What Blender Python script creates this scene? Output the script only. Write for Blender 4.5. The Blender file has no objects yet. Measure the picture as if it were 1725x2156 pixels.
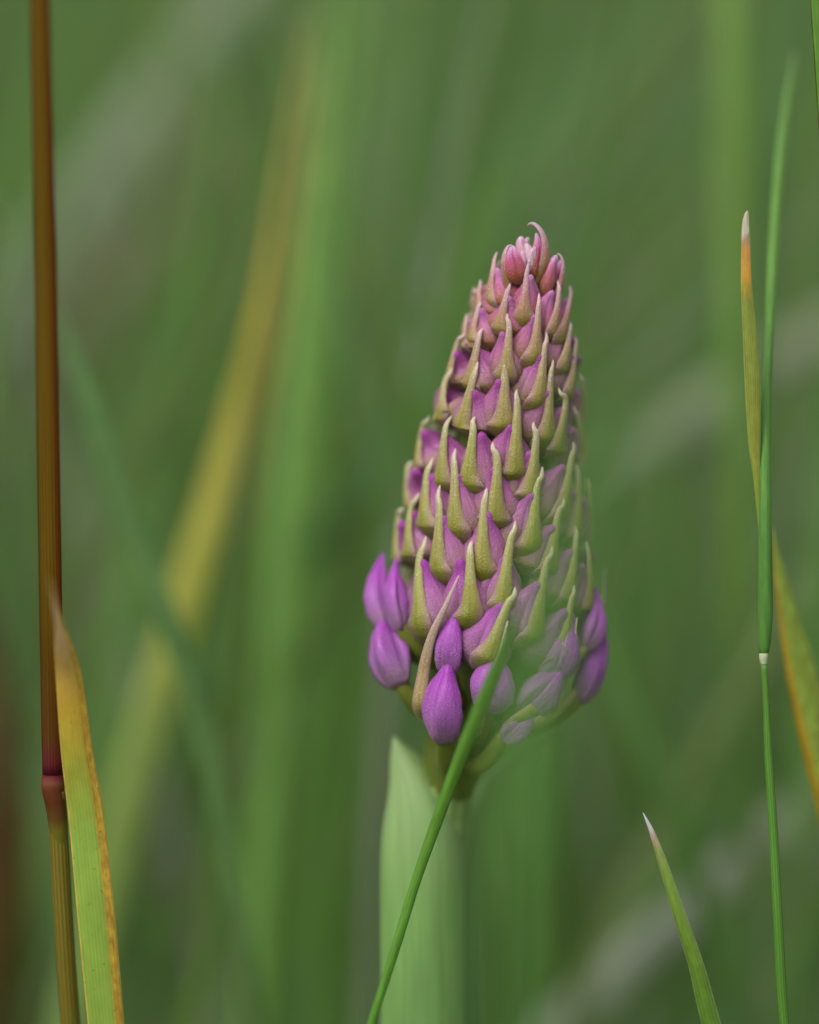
import bpy, math, random
import numpy as np
from mathutils import Vector, noise as mnoise

random.seed(7)
rng = np.random.default_rng(7)
scene = bpy.context.scene
col = scene.collection

# ------------------------------------------------------------------ camera
D = 0.30                      # focus distance (m)
FRAME_H = 0.061               # frame height in the plane of focus (m)
S = FRAME_H / 2156.0          # metres per picture unit in the plane of focus
PITCH = math.radians(8.0)
CAM_Z = 0.25
APERTURE = 0.0235             # entrance pupil (m)
cam_d = bpy.data.cameras.new('camera')
cam = bpy.data.objects.new('camera', cam_d)
col.objects.link(cam)
cam.location = (0, 0, CAM_Z)
cam.rotation_euler = (math.pi / 2 - PITCH, 0, 0)
cam_d.sensor_fit = 'VERTICAL'
cam_d.sensor_height = 36.0
cam_d.lens = 36.0 * D / FRAME_H
cam_d.clip_start = 0.005
cam_d.clip_end = 600.0
cam_d.dof.use_dof = True
cam_d.dof.focus_distance = D
cam_d.dof.aperture_fstop = cam_d.lens / 1000.0 / APERTURE
cam_d.dof.aperture_blades = 0
scene.camera = cam

# ------------------------------------------------------------------ light: bright overcast
SUN_EL, SUN_AZ = math.radians(54), math.radians(-35)   # from above, a little to the left, behind the viewer
world = bpy.data.worlds.new('World')
scene.world = world
world.use_nodes = True
wn, wl = world.node_tree.nodes, world.node_tree.links
wn.clear()
sky = wn.new('ShaderNodeTexSky')
sky.sky_type = 'NISHITA'
sky.sun_disc = False
sky.sun_elevation = SUN_EL
sky.sun_rotation = math.pi - SUN_AZ
sky.dust_density = 4.0
hs = wn.new('ShaderNodeHueSaturation')
hs.inputs['Saturation'].default_value = 0.22          # cloud cover: nearly white light
bg = wn.new('ShaderNodeBackground')
bg.inputs['Strength'].default_value = 0.11
wo = wn.new('ShaderNodeOutputWorld')
wl.new(sky.outputs[0], hs.inputs['Color'])
wl.new(hs.outputs[0], bg.inputs[0])
wl.new(bg.outputs[0], wo.inputs[0])

sun_d = bpy.data.lights.new('sun', 'SUN')
sun_d.energy = 1.3
sun_d.angle = math.radians(35)
sun_d.color = (1.0, 0.96, 0.9)
sun = bpy.data.objects.new('sun', sun_d)
col.objects.link(sun)
sun_dir = Vector((math.sin(SUN_AZ) * math.cos(SUN_EL), -math.cos(SUN_AZ) * math.cos(SUN_EL), math.sin(SUN_EL)))
sun.rotation_euler = sun_dir.to_track_quat('Z', 'Y').to_euler()
sun.location = (0, 0, 5)

vs = scene.view_settings
vs.view_transform = 'Standard'
vs.look = 'None'
vs.gamma = 1.0
vs.exposure = 0.38
vs.use_curve_mapping = False
scene.cycles.max_bounces = 6
scene.cycles.transparent_max_bounces = 8
scene.cycles.use_denoising = True

# ------------------------------------------------------------------ helpers
CAM = np.array([0, 0, CAM_Z])
FWD = np.array([0, math.cos(PITCH), -math.sin(PITCH)])
UP = np.array([0, math.sin(PITCH), math.cos(PITCH)])
RIGHT = np.array([1.0, 0, 0])


def P(px, py, dz):
    """picture units -> world point; dz is the distance behind the plane of focus in the same units"""
    d = D + dz * S
    k = S * d / D
    return CAM + FWD * d + RIGHT * ((px - 862.5) * k) + UP * ((1078 - py) * k)


def PA(a):
    a = np.asarray(a, float)
    d = D + a[:, 2] * S
    k = S * d / D
    return CAM + d[:, None] * FWD + ((a[:, 0] - 862.5) * k)[:, None] * RIGHT + ((1078 - a[:, 1]) * k)[:, None] * UP


def tag(o, label, cat, group=None, kind=None):
    if label: o['label'] = label
    if cat: o['category'] = cat
    if group: o['group'] = group
    if kind: o['kind'] = kind
    return o


def empty(name, loc):
    o = bpy.data.objects.new(name, None)
    o.empty_display_size = 0.01
    o.location = tuple(loc)
    col.objects.link(o)
    return o


ORIGIN = {}


def world_origin(o):
    return ORIGIN[o.name]


def mesh_obj(name, verts, faces, mat, parent=None, origin=None, uvs=None, smooth=True):
    """verts in world space; origin defaults to the lowest point's position"""
    verts = np.asarray(verts, float)
    if origin is None:
        origin = verts[np.argmin(verts[:, 2])]
    origin = np.asarray(origin, float)
    me = bpy.data.meshes.new(name)
    me.from_pydata((verts - origin).tolist(), [], faces)
    if smooth:
        me.polygons.foreach_set('use_smooth', [True] * len(me.polygons))
    if uvs is not None:
        uvl = me.uv_layers.new(name='UVMap')
        li = np.empty(len(me.loops), dtype=np.int32)
        me.loops.foreach_get('vertex_index', li)
        uvl.data.foreach_set('uv', np.asarray(uvs, np.float32)[li].ravel())
    me.materials.append(mat)
    me.update()
    o = bpy.data.objects.new(name, me)
    col.objects.link(o)
    if parent is not None:
        o.parent = parent
        o.location = tuple(origin - ORIGIN[parent.name])
    else:
        o.location = tuple(origin)
    ORIGIN[o.name] = origin
    return o


def root_empty(name, loc):
    o = empty(name, loc)
    ORIGIN[o.name] = np.asarray(loc, float)
    return o


def catmull(pts, n):
    """resample control rows (any number of columns) smoothly to n rows; returns rows and parameter 0..1"""
    p = np.asarray(pts, float)
    if len(p) == 2:
        t = np.linspace(0, 1, n)[:, None]
        return p[0] * (1 - t) + p[1] * t
    q = np.vstack([2 * p[0] - p[1], p, 2 * p[-1] - p[-2]])
    seg = np.linalg.norm(np.diff(p[:, :3], axis=0), axis=1) + 1e-9
    cum = np.concatenate([[0], np.cumsum(seg)])
    out = []
    for s in np.linspace(0, cum[-1], n):
        i = min(np.searchsorted(cum, s, side='right') - 1, len(seg) - 1)
        t = (s - cum[i]) / seg[i]
        a, b, c, d = q[i], q[i + 1], q[i + 2], q[i + 3]
        out.append(0.5 * ((2 * b) + (-a + c) * t + (2 * a - 5 * b + 4 * c - d) * t * t + (-a + 3 * b - 3 * c + d) * t ** 3))
    return np.array(out)


def norm(v):
    return v / (np.linalg.norm(v, axis=-1, keepdims=True) + 1e-12)


def grid_faces(n, m, closed=True, cap=True):
    f = []
    mm = m if closed else m - 1
    for i in range(n - 1):
        for j in range(mm):
            k = (j + 1) % m
            f.append((i * m + j, i * m + k, (i + 1) * m + k, (i + 1) * m + j))
    if cap and closed:
        f.append(tuple(reversed(range(m))))
        f.append(tuple((n - 1) * m + j for j in range(m)))
    return f


# ------------------------------------------------------------------ materials
def lin(r, g, b):
    f = lambda c: (c / 255 / 12.92) if c / 255 <= 0.04045 else ((c / 255 + 0.055) / 1.055) ** 2.4
    return (f(r), f(g), f(b), 1.0)


class NT:
    def __init__(self, name):
        self.m = bpy.data.materials.new(name)
        self.m.use_nodes = True
        self.t = self.m.node_tree
        self.t.nodes.clear()
        self.out = self.n('ShaderNodeOutputMaterial')

    def n(self, typ, **kw):
        x = self.t.nodes.new(typ)
        for k, v in kw.items():
            setattr(x, k, v)
        return x

    def l(self, a, b):
        self.t.links.new(a, b)

    def ramp(self, fac, stops, interp='LINEAR'):
        r = self.n('ShaderNodeValToRGB')
        r.color_ramp.interpolation = interp
        e = r.color_ramp.elements
        while len(e) < len(stops):
            e.new(0.5)
        for el, (p, c) in zip(e, stops):
            el.position = p
            el.color = c if len(c) == 4 else (*c, 1)
        self.l(fac, r.inputs[0])
        return r.outputs[0]

    def mix(self, fac, a, b, mode='MIX'):
        x = self.n('ShaderNodeMix', data_type='RGBA', blend_type=mode)
        for sock, v in ((x.inputs[0], fac), (x.inputs[6], a), (x.inputs[7], b)):
            if hasattr(v, 'is_output'):
                self.l(v, sock)
            elif isinstance(v, (int, float)):
                sock.default_value = v
            else:
                sock.default_value = v if len(v) == 4 else (*v, 1)
        return x.outputs[2]

    def math(self, op, a, b=None, c=None, clamp=False):
        x = self.n('ShaderNodeMath', operation=op, use_clamp=clamp)
        for s, v in zip(x.inputs, (a, b, c)):
            if v is None: continue
            if hasattr(v, 'is_output'): self.l(v, s)
            else: s.default_value = v
        return x.outputs[0]

    def noise(self, vec, scale, detail=3.0, rough=0.55):
        x = self.n('ShaderNodeTexNoise')
        x.inputs['Scale'].default_value = scale
        x.inputs['Detail'].default_value = detail
        x.inputs['Roughness'].default_value = rough
        if vec is not None: self.l(vec, x.inputs['Vector'])
        return x.outputs['Fac']

    def uv(self):
        x = self.n('ShaderNodeUVMap', uv_map='UVMap')
        s = self.n('ShaderNodeSeparateXYZ')
        self.l(x.outputs[0], s.inputs[0])
        return x.outputs[0], s.outputs[0], s.outputs[1]

    def scaled(self, vec, sx, sy, sz=1.0):
        x = self.n('ShaderNodeMapping')
        x.inputs['Scale'].default_value = (sx, sy, sz)
        self.l(vec, x.inputs['Vector'])
        return x.outputs[0]

    def objco(self):
        return self.n('ShaderNodeTexCoord').outputs['Object']

    def prop(self, name):
        x = self.n('ShaderNodeAttribute', attribute_type='OBJECT', attribute_name=name)
        return x.outputs['Fac']

    def finish(self, color, rough=0.5, trans=0.0, tcolor=None, height=None, bump=0.3, dist=0.0001, sss=0.0, sss_r=(0.6, 0.9, 0.3), spec=0.4,
               sheen=0.0, solid=True):
        b = self.n('ShaderNodeBsdfPrincipled')
        if hasattr(color, 'is_output'): self.l(color, b.inputs['Base Color'])
        else: b.inputs['Base Color'].default_value = color
        if hasattr(rough, 'is_output'): self.l(rough, b.inputs['Roughness'])
        else: b.inputs['Roughness'].default_value = rough
        b.inputs['Specular IOR Level'].default_value = spec
        if sheen:
            b.inputs['Sheen Weight'].default_value = sheen
            b.inputs['Sheen Roughness'].default_value = 0.4
        if sss:
            b.inputs['Subsurface Weight'].default_value = sss
            b.inputs['Subsurface Radius'].default_value = sss_r
            b.inputs['Subsurface Scale'].default_value = 0.0007
        if height is not None:
            bm = self.n('ShaderNodeBump')
            bm.inputs['Strength'].default_value = bump
            bm.inputs['Distance'].default_value = dist
            self.l(height, bm.inputs['Height'])
            self.l(bm.outputs[0], b.inputs['Normal'])
        if trans:
            tr = self.n('ShaderNodeBsdfTranslucent')
            tc = tcolor if tcolor is not None else color
            if solid:
                gm = self.n('ShaderNodeGamma')
                gm.inputs[1].default_value = 0.33
                if hasattr(tc, 'is_output'): self.l(tc, gm.inputs[0])
                else: gm.inputs[0].default_value = tc
                tc = gm.outputs[0]
            if hasattr(tc, 'is_output'): self.l(tc, tr.inputs[0])
            else: tr.inputs[0].default_value = tc
            mx = self.n('ShaderNodeMixShader')
            mx.inputs[0].default_value = trans
            self.l(b.outputs[0], mx.inputs[1]); self.l(tr.outputs[0], mx.inputs[2])
            self.l(mx.outputs[0], self.out.inputs[0])
        else:
            self.l(b.outputs[0], self.out.inputs[0])
        return self.m


def blade_mat(name, along, edge=None, edge_at=0.86, right=None, right_at=0.7, veins=9, vein=0.25, rough=0.45, trans=0.22, speck=0.0, blotch=0.25,
              spec=0.4):
    """grass leaf: colours along its length (stops 0 = where it enters the picture, 1 = tip), a margin colour, long veins, blotches"""
    t = NT(name)
    uv, u, v = t.uv()
    wob = t.noise(t.scaled(uv, 3, 14), 1.0, 3)
    vv = t.math('ADD', v, t.math('MULTIPLY', t.math('SUBTRACT', wob, 0.5), 0.06))
    c = t.ramp(vv, along)
    ce = t.math('ABSOLUTE', t.math('MULTIPLY_ADD', u, 2.0, -1.0))
    if right is not None:
        rw = t.math('ADD', u, t.math('MULTIPLY', t.math('SUBTRACT', t.noise(t.scaled(uv, 2, 60), 1.0, 4), 0.5), 0.10))
        rf = t.ramp(rw, [(right_at - 0.03, (0, 0, 0, 1)), (right_at + 0.03, (1, 1, 1, 1))])
        rr = t.mix(t.ramp(t.noise(t.scaled(uv, 6, 46), 1.0, 6, .7), [(0.38, (0, 0, 0, 1)), (0.62, (1, 1, 1, 1))]), right, (right[0] * 0.62, right[1] * 0.5, right[2] * 0.5))
        c = t.mix(rf, c, rr)
    if edge is not None:
        ew = t.math('ADD', ce, t.math('MULTIPLY', t.math('SUBTRACT', t.noise(t.scaled(uv, 2, 50), 1.0, 4), 0.5), 0.16))
        ef = t.ramp(ew, [(edge_at - 0.05, (0, 0, 0, 1)), (edge_at + 0.05, (1, 1, 1, 1))])
        c = t.mix(ef, c, edge)
    # veins: fine parallel lines
    w = t.math('SINE', t.math('MULTIPLY', u, veins * 2 * math.pi))
    fine = t.noise(t.scaled(uv, veins * 7, 6), 1.0, 2)
    h = t.math('ADD', t.math('MULTIPLY', w, 0.2), t.math('MULTIPLY_ADD', t.math('SUBTRACT', fine, 0.5), 1.6, 0.55))
    vf = t.ramp(h, [(0.1, (1 - vein,) * 3), (0.95, (1 + vein * 0.45,) * 3)])
    c = t.mix(1.0, c, vf, 'MULTIPLY')
    bl = t.noise(t.scaled(uv, 2.5, 22), 1.0, 4)
    c = t.mix(1.0, c, t.ramp(bl, [(0.3, (1 - blotch,) * 3), (0.7, (1 + blotch * 0.4,) * 3)]), 'MULTIPLY')
    if speck:
        vo = t.n('ShaderNodeTexVoronoi')
        vo.inputs['Scale'].default_value = 1.0
        t.l(t.scaled(uv, 9, 70), vo.inputs['Vector'])
        sp = t.math('LESS_THAN', vo.outputs['Distance'], 0.13)
        sel = t.math('GREATER_THAN', t.noise(t.scaled(uv, 9, 60), 1.0, 0), 0.6)
        c = t.mix(t.math('MULTIPLY', t.math('MULTIPLY', sp, sel), speck), c, lin(90, 55, 25))
    return t.finish(c, rough, trans, height=h, bump=0.35, dist=0.00008, spec=spec)


def bract_material():
    t = NT('bract_green')
    uv, u, v = t.uv()
    oc = t.objco()
    pink = t.prop('pink')
    n = t.noise(oc, 900, 3)
    vv = t.math('ADD', v, t.math('MULTIPLY', t.math('SUBTRACT', n, 0.5), 0.18))
    c = t.ramp(vv, [(0.15, lin(104, 112, 28)), (0.36, lin(142, 148, 44)), (0.62, lin(168, 168, 76)), (0.82, lin(182, 182, 112)), (1.0, lin(220, 212, 178))])
    cp = t.ramp(vv, [(0.15, lin(138, 128, 36)), (0.4, lin(172, 142, 74)), (0.66, lin(192, 130, 130)), (1.0, lin(230, 180, 210))])
    c = t.mix(pink, c, cp)
    ce = t.math('ABSOLUTE', t.math('MULTIPLY_ADD', u, 2.0, -1.0))
    # thin purple flush at the margins of the cup, darker midrib line
    ed = t.ramp(ce, [(0.30, (0, 0, 0, 1)), (0.9, (1, 1, 1, 1))])
    low = t.ramp(v, [(0.45, (1, 1, 1, 1)), (0.72, (0.1, 0.1, 0.1, 1))])
    c = t.mix(t.math('MULTIPLY', t.math('MULTIPLY', ed, low), 0.92), c, lin(176, 130, 138))
    rib = t.ramp(ce, [(0.0, (1, 1, 1, 1)), (0.16, (0, 0, 0, 1))])
    c = t.mix(t.math('MULTIPLY', rib, 0.45), c, lin(128, 120, 26))
    # frosting of tiny papillae, denser towards the tip
    vo = t.n('ShaderNodeTexVoronoi')
    vo.inputs['Scale'].default_value = 7500
    t.l(oc, vo.inputs['Vector'])
    dots = t.ramp(vo.outputs['Distance'], [(0.18, (1, 1, 1, 1)), (0.5, (0, 0, 0, 1))])
    amt = t.ramp(v, [(0.35, (0.10,) * 3), (0.85, (0.6,) * 3)])
    patch = t.ramp(t.noise(oc, 2600, 2), [(0.38, (0.15,) * 3), (0.62, (1, 1, 1, 1))])
    f = t.math('MULTIPLY', t.math('MULTIPLY', dots, amt), patch)
    c = t.mix(f, c, lin(246, 243, 222))
    h = t.math('ADD', dots, t.math('MULTIPLY', n, 0.6))
    return t.finish(c, 0.42, 0.16, height=h, bump=0.45, dist=0.00006, sss=0.25, spec=0.5, sheen=0.1)


def bud_material():
    t = NT('bud_purple')
    uv, u, v = t.uv()
    oc = t.objco()
    ripe, red, pale = t.prop('ripe'), t.prop('red'), t.prop('pale')
    n = t.noise(oc, 420, 4)
    vv = t.math('ADD', v, t.math('MULTIPLY', t.math('SUBTRACT', n, 0.5), 0.26))
    young = t.ramp(vv, [(0.12, lin(118, 120, 36)), (0.32, lin(154, 132, 78)), (0.50, lin(178, 126, 140)), (0.74, lin(186, 104, 164)), (1.0, lin(176, 64, 168))])  # olive lower bud; its base is kept dark to paint in crevice shade
    old = t.ramp(vv, [(0.0, lin(174, 140, 160)), (0.3, lin(172, 104, 182)), (0.65, lin(178, 76, 190)), (1.0, lin(170, 48, 188))])
    apex = t.ramp(vv, [(0.05, lin(168, 120, 34)), (0.35, lin(186, 96, 80)), (0.65, lin(200, 88, 138)), (1.0, lin(236, 176, 226))])
    c = t.mix(ripe, young, old)
    c = t.mix(red, c, apex)
    c = t.mix(t.math('MULTIPLY', pale, 0.8), c, lin(244, 216, 226))
    # lengthwise streaks: highlights painted into the colour, also used for the bump
    st = t.noise(t.scaled(uv, 34, 2.2), 1.0, 3)
    c = t.mix(1.0, c, t.ramp(st, [(0.3, (0.82, 0.78, 0.82)), (0.7, (1.08, 1.10, 1.08))]), 'MULTIPLY')
    # seams where the three sepals close
    s3 = t.math('ABSOLUTE', t.math('SINE', t.math('MULTIPLY', u, 3 * math.pi)))
    seam = t.ramp(s3, [(0.0, (1, 1, 1, 1)), (0.14, (0, 0, 0, 1))])
    c = t.mix(t.math('MULTIPLY', seam, 0.45), c, lin(150, 60, 150))
    vo = t.n('ShaderNodeTexVoronoi')
    vo.inputs['Scale'].default_value = 8500
    t.l(oc, vo.inputs['Vector'])
    dots = t.ramp(vo.outputs['Distance'], [(0.1, (1, 1, 1, 1)), (0.45, (0, 0, 0, 1))])
    c = t.mix(t.math('MULTIPLY', dots, 0.18), c, lin(250, 230, 250))
    h = t.math('ADD', t.math('MULTIPLY', st, 1.2), t.math('MULTIPLY', dots, 0.9))
    return t.finish(c, 0.4, 0.12, height=h, bump=0.7, dist=0.00007, sss=0.35, sss_r=(0.9, 0.4, 0.8), spec=0.5, sheen=0.12)


def plain_green(name, a, b, rough=0.5, trans=0.0, ribs=0, sss=0.0, scale=200):
    t = NT(name)
    uv, u, v = t.uv()
    n = t.noise(t.scaled(uv, 3, 25), 1.0, 4)
    c = t.mix(n, a, b)
    h = t.noise(t.scaled(uv, 60, 5), 1.0, 3)
    if ribs:
        w = t.math('SINE', t.math('MULTIPLY', u, ribs * 2 * math.pi))
        h = t.math('ADD', h, t.math('MULTIPLY', w, 0.6))
        c = t.mix(1.0, c, t.ramp(h, [(0.2, (0.75,) * 3), (0.9, (1.12,) * 3)]), 'MULTIPLY')
    return t.finish(c, rough, trans, height=h, bump=0.35, dist=0.00008, sss=sss)


# ------------------------------------------------------------------ ground and meadow
def ground():
    n = 61
    a = np.sign(np.linspace(-1, 1, n)) * np.abs(np.linspace(-1, 1, n)) ** 4 * 250
    X, Y = np.meshgrid(a, a + 1.0)
    Z = np.zeros_like(X)
    for i in range(n):
        for j in range(n):
            r = math.hypot(X[i, j], Y[i, j])
            Z[i, j] = 0.012 * mnoise.noise(Vector((X[i, j] * 3, Y[i, j] * 3, 0))) * min(1, 4 / (r + .1)) - 0.006
    v = np.stack([X.ravel(), Y.ravel(), Z.ravel()], 1)
    t = NT('meadow_soil')
    oc = t.objco()
    c = t.ramp(t.noise(oc, 14, 6), [(0.3, (0.035, 0.040, 0.015)), (0.5, (0.05, 0.075, 0.02)), (0.7, (0.085, 0.10, 0.035))])
    c = t.mix(t.noise(oc, 0.4, 4), c, (0.06, 0.10, 0.03))
    m = t.finish(c, 0.9, height=t.noise(oc, 90, 6), bump=0.8, dist=0.01)
    o = mesh_obj('ground', v, grid_faces(n, n, closed=False), m, origin=(0, 0, 0))
    o['kind'] = 'structure'


ground()


def meadow_mat():
    t = NT('meadow_grass')
    at = t.n('ShaderNodeAttribute', attribute_name='tint')
    c = t.mix(t.noise(t.objco(), 60, 3), at.outputs['Color'], (0.09, 0.15, 0.04))
    c = t.mix(0.35, at.outputs['Color'], c)
    return t.finish(c, 0.6, 0.45, tcolor=c, spec=0.2, solid=False)


PALETTE = [((0.150, 0.290, 0.062), 5), ((0.122, 0.260, 0.058), 5), ((0.185, 0.310, 0.070), 4), ((0.135, 0.270, 0.110), 3), ((0.225, 0.290, 0.110), 2),
           ((0.225, 0.225, 0.120), 0.6), ((0.265, 0.295, 0.220), 1.3), ((0.160, 0.150, 0.085), 0.35)]
PW = np.array([w for _, w in PALETTE]); PW = PW / PW.sum()


def meadow(name, n, place, hmin, hmax, wmin, wmax, lean, segs=6):
    V, F, T = [], [], []
    for _ in range(n):
        x, y = place()
        h = random.uniform(hmin, hmax)
        w = random.uniform(wmin, wmax)
        az = random.uniform(0, 2 * math.pi)
        fa = random.uniform(0, math.pi)
        ln = random.uniform(*lean)
        c = np.array(PALETTE[rng.choice(len(PALETTE), p=PW)][0]) * random.uniform(0.75, 1.25)
        b = len(V)
        for k in range(segs + 1):
            t = k / segs
            off = ln * h * t ** 2.2
            ww = w * (1 - t ** 2.5) * 0.5 + 0.00008
            zz = h * (t - 0.25 * min(ln, 1) * t ** 3) - (0.012 if k == 0 else 0)
            cx, cy = x + math.cos(az) * off, y + math.sin(az) * off
            tw = fa + t * 0.9
            dx, dy = math.cos(tw) * ww, math.sin(tw) * ww
            ex, ey = -math.sin(tw) * ww * 0.35, math.cos(tw) * ww * 0.35
            V += [(cx - dx, cy - dy, zz), (cx + ex, cy + ey, zz), (cx + dx, cy + dy, zz)]
            T += [c] * 3
        for k in range(segs):
            i = b + 3 * k
            F += [(i, i + 1, i + 4, i + 3), (i + 1, i + 2, i + 5, i + 4)]
    o = mesh_obj(name, V, F, MEADOW, origin=(0, 0, 0))
    at = o.data.color_attributes.new('tint', 'FLOAT_COLOR', 'POINT')
    at.data.foreach_set('color', np.hstack([np.array(T), np.ones((len(T), 1))]).astype(np.float32).ravel())
    return o


MEADOW = meadow_mat()


def wedge(y0, y1, k0, k1):
    def f():
        y = math.sqrt(random.uniform(y0 * y0, y1 * y1))
        return random.uniform(-1, 1) * (k0 + k1 * y), y
    return f


tag(meadow('grass', 9000, wedge(0.42, 1.5, 0.12, 0.40), 0.07, 0.17, 0.0025, 0.0055, (0.1, 1.0), 5), 'blurred mass of green meadow grass behind the orchid',
    'grass', kind='stuff')
tag(meadow('grass', 420, wedge(0.44, 1.2, 0.08, 0.30), 0.18, 0.34, 0.003, 0.006, (0.05, 0.5), 6), 'scattered taller blurred grass behind the orchid',
    'grass', kind='stuff')
tag(meadow('grass', 14000, wedge(1.5, 9.0, 0.2, 0.5), 0.14, 0.26, 0.006, 0.013, (0.1, 1.0), 4), 'distant blurred meadow grass beyond the orchid',
    'grass', kind='stuff')
tag(meadow('grass', 2200, wedge(0.16, 0.42, 0.10, 0.3), 0.03, 0.115, 0.0018, 0.004, (0.1, 0.9), 5), 'short turf around the foot of the orchid',
    'grass', kind='stuff')


# ------------------------------------------------------------------ leaf blades and stems
def to_ground(world_pts, extra):
    """continue a path (root first) from its first point down into the soil"""
    p0, p1 = world_pts[0], world_pts[1]
    d = norm(p0 - p1)
    h = p0[2]
    if h < 0.002:
        return world_pts, extra
    slope = d[:2] / max(-d[2], 0.35)
    n = np.linalg.norm(slope)
    if n > 0.9: slope *= 0.9 / n
    pre = []
    for f in (1.0, 0.8, 0.55, 0.25):
        z = h * (1 - f) - (0.004 if f == 1.0 else 0)
        s = f - 0.45 * f * f
        pre.append(np.array([p0[0] + slope[0] * h * s, p0[1] + slope[1] * h * s, z]))
    return np.vstack([np.array(pre), world_pts]), np.concatenate([[extra[0] * k for k in (0.8, 0.9, 1.0, 1.0)], extra])


def blade(name, path, mat, parent=None, face=0.0, twist=0.0, curl=0.25, thick=0.06, fold=0.0, fold_at=0.0, n=56, k=9, ground=True, tipw=0.04):
    """path rows (px, py, dz, width), root end first. The leaf faces the viewer when face = 0."""
    rows = catmull(path, n)
    W = PA(rows[:, :3])
    wid = np.maximum(rows[:, 3], tipw) * S
    v = np.linspace(0, 1, n)
    if ground:
        m0 = len(W)
        W, wid = to_ground(W, wid)
        npre = len(W) - m0
        v = np.concatenate([np.linspace(-0.8, -0.1, npre), v])
        pre = catmull(np.hstack([W[:npre + 3], wid[:npre + 3, None], v[:npre + 3, None]]), 26)
        W = np.vstack([pre[:, :3], W[npre + 3:]]); wid = np.concatenate([pre[:, 3], wid[npre + 3:]]); v = np.concatenate([pre[:, 4], v[npre + 3:]])
    N = len(W)
    tan = norm(np.gradient(W, axis=0))
    side0 = norm(np.cross(tan, -FWD[None, :]))
    side0 = np.where((side0 @ RIGHT)[:, None] < 0, -side0, side0)
    nor0 = norm(np.cross(side0, tan))
    nor0 = np.where((nor0 @ FWD)[:, None] > 0, -nor0, nor0)
    ang = face + twist * v
    side = side0 * np.cos(ang)[:, None] + nor0 * np.sin(ang)[:, None]
    nor = -side0 * np.sin(ang)[:, None] + nor0 * np.cos(ang)[:, None]
    us = np.linspace(-1, 1, k)
    V, UV = [], []
    for i in range(N):
        hw = wid[i] / 2
        for s_, arr in ((1, us), (-1, us[::-1])):
            for u in arr:
                th = thick * hw * (1 - 0.85 * u * u) * s_
                off = -curl * hw * (u * u) + (-fold * hw * max(0.0, (u - fold_at)) if fold else 0)
                lat = u if not (fold and u > fold_at) else fold_at + (u - fold_at) * 0.95
                V.append(W[i] + side[i] * (lat * hw) + nor[i] * (off + th))
                UV.append(((u + 1) / 2, v[i]))
    faces = grid_faces(N, 2 * k)
    return mesh_obj(name, V, faces, mat, parent, uvs=UV)


def stem(name, path, mat, parent=None, n=60, k=16, ground=False, flat=1.0, ribs=0, rib=0.0):
    """path rows (px, py, dz, diameter), root end first"""
    rows = catmull(path, n)
    W = PA(rows[:, :3]); wid = rows[:, 3] * S
    v = np.linspace(0, 1, n)
    if ground:
        m0 = len(W)
        W, wid = to_ground(W, wid)
        npre = len(W) - m0
        v = np.concatenate([np.linspace(-0.8, -0.1, npre), v])
    N = len(W)
    tan = norm(np.gradient(W, axis=0))
    side = norm(np.cross(tan, -FWD[None, :]))
    nor = norm(np.cross(side, tan))
    V, UV = [], []
    for i in range(N):
        for j in range(k):
            a = 2 * math.pi * j / k
            r = wid[i] / 2 * (1 + rib * math.cos(ribs * a))
            V.append(W[i] + side[i] * (math.cos(a) * r) + nor[i] * (math.sin(a) * r * flat))
            UV.append((abs(j / k * 2 - 1), v[i]))
    return mesh_obj(name, V, grid_faces(N, k), mat, parent, uvs=UV)


def ground_foot(path):
    """where a path (root first) meets the ground"""
    rows = catmull(path, 12)
    W, _ = to_ground(PA(rows[:, :3]), rows[:, 3])
    return np.array([W[0][0], W[0][1], 0.0])


G = lambda *a: lin(*a)

# --- brown stem with a red joint
path_low = [(168, 2330, 150, 44), (149, 2156, 110, 42), (134, 1928, 60, 41), (121, 1703, 20, 40), (117, 1668, 14, 42)]
r = root_empty('brown_grass', ground_foot(path_low))
tag(r, 'thick brown grass stem with a swollen dark red joint, behind the yellow-tipped leaf', 'grass stem')
t = NT('brown_stem')
uv, u, v = t.uv()
c = t.ramp(t.math('ADD', u, 0.0), [(0.05, G(76, 50, 3)), (0.3, G(88, 68, 1)), (0.62, G(94, 68, 1)), (0.9, G(112, 46, 8))])
c = t.mix(t.ramp(v, [(0.0, (0.95,) * 3), (0.012, (0.85,) * 3), (0.035, (0.3,) * 3), (0.15, (0.0, 0.0, 0.0, 1))]), c, G(100, 30, 44))
w = t.math('SINE', t.math('MULTIPLY', u, 2 * math.pi * 11))
hh = t.math('ADD', t.math('MULTIPLY', w, 0.16), t.math('MULTIPLY_ADD', t.math('SUBTRACT', t.noise(t.scaled(uv, 46, 5), 1.0, 4), 0.5), 1.5, 0.5))
c = t.mix(1.0, c, t.ramp(hh, [(0.0, (0.55,) * 3), (0.9, (1.15,) * 3)]), 'MULTIPLY')
BROWN = t.finish(c, 0.5, height=hh, bump=0.5, dist=0.0001, spec=0.06)
LOWSTEM = plain_green('olive_stem', G(104, 116, 34), G(134, 96, 30), 0.45, ribs=8)
t = NT('joint_red')
uv, u, v = t.uv()
jn = t.noise(t.scaled(uv, 4, 6), 1.0, 5)
c = t.ramp(t.math('ADD', v, t.math('MULTIPLY', t.math('SUBTRACT', jn, .5), .06)), [(0.15, G(112, 108, 34)), (0.30, G(92, 66, 24)), (0.5, G(88, 46, 18)), (0.66, G(100, 52, 26)), (0.76, G(116, 66, 48)), (0.84, G(98, 32, 40)), (1.0, G(98, 32, 40))])
RED = t.finish(c, 0.5, height=t.noise(t.scaled(uv, 40, 4), 1.0, 3), bump=0.4, dist=0.0001, spec=0.2)
stem('culm', path_low, LOWSTEM, r, ground=True)
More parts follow.
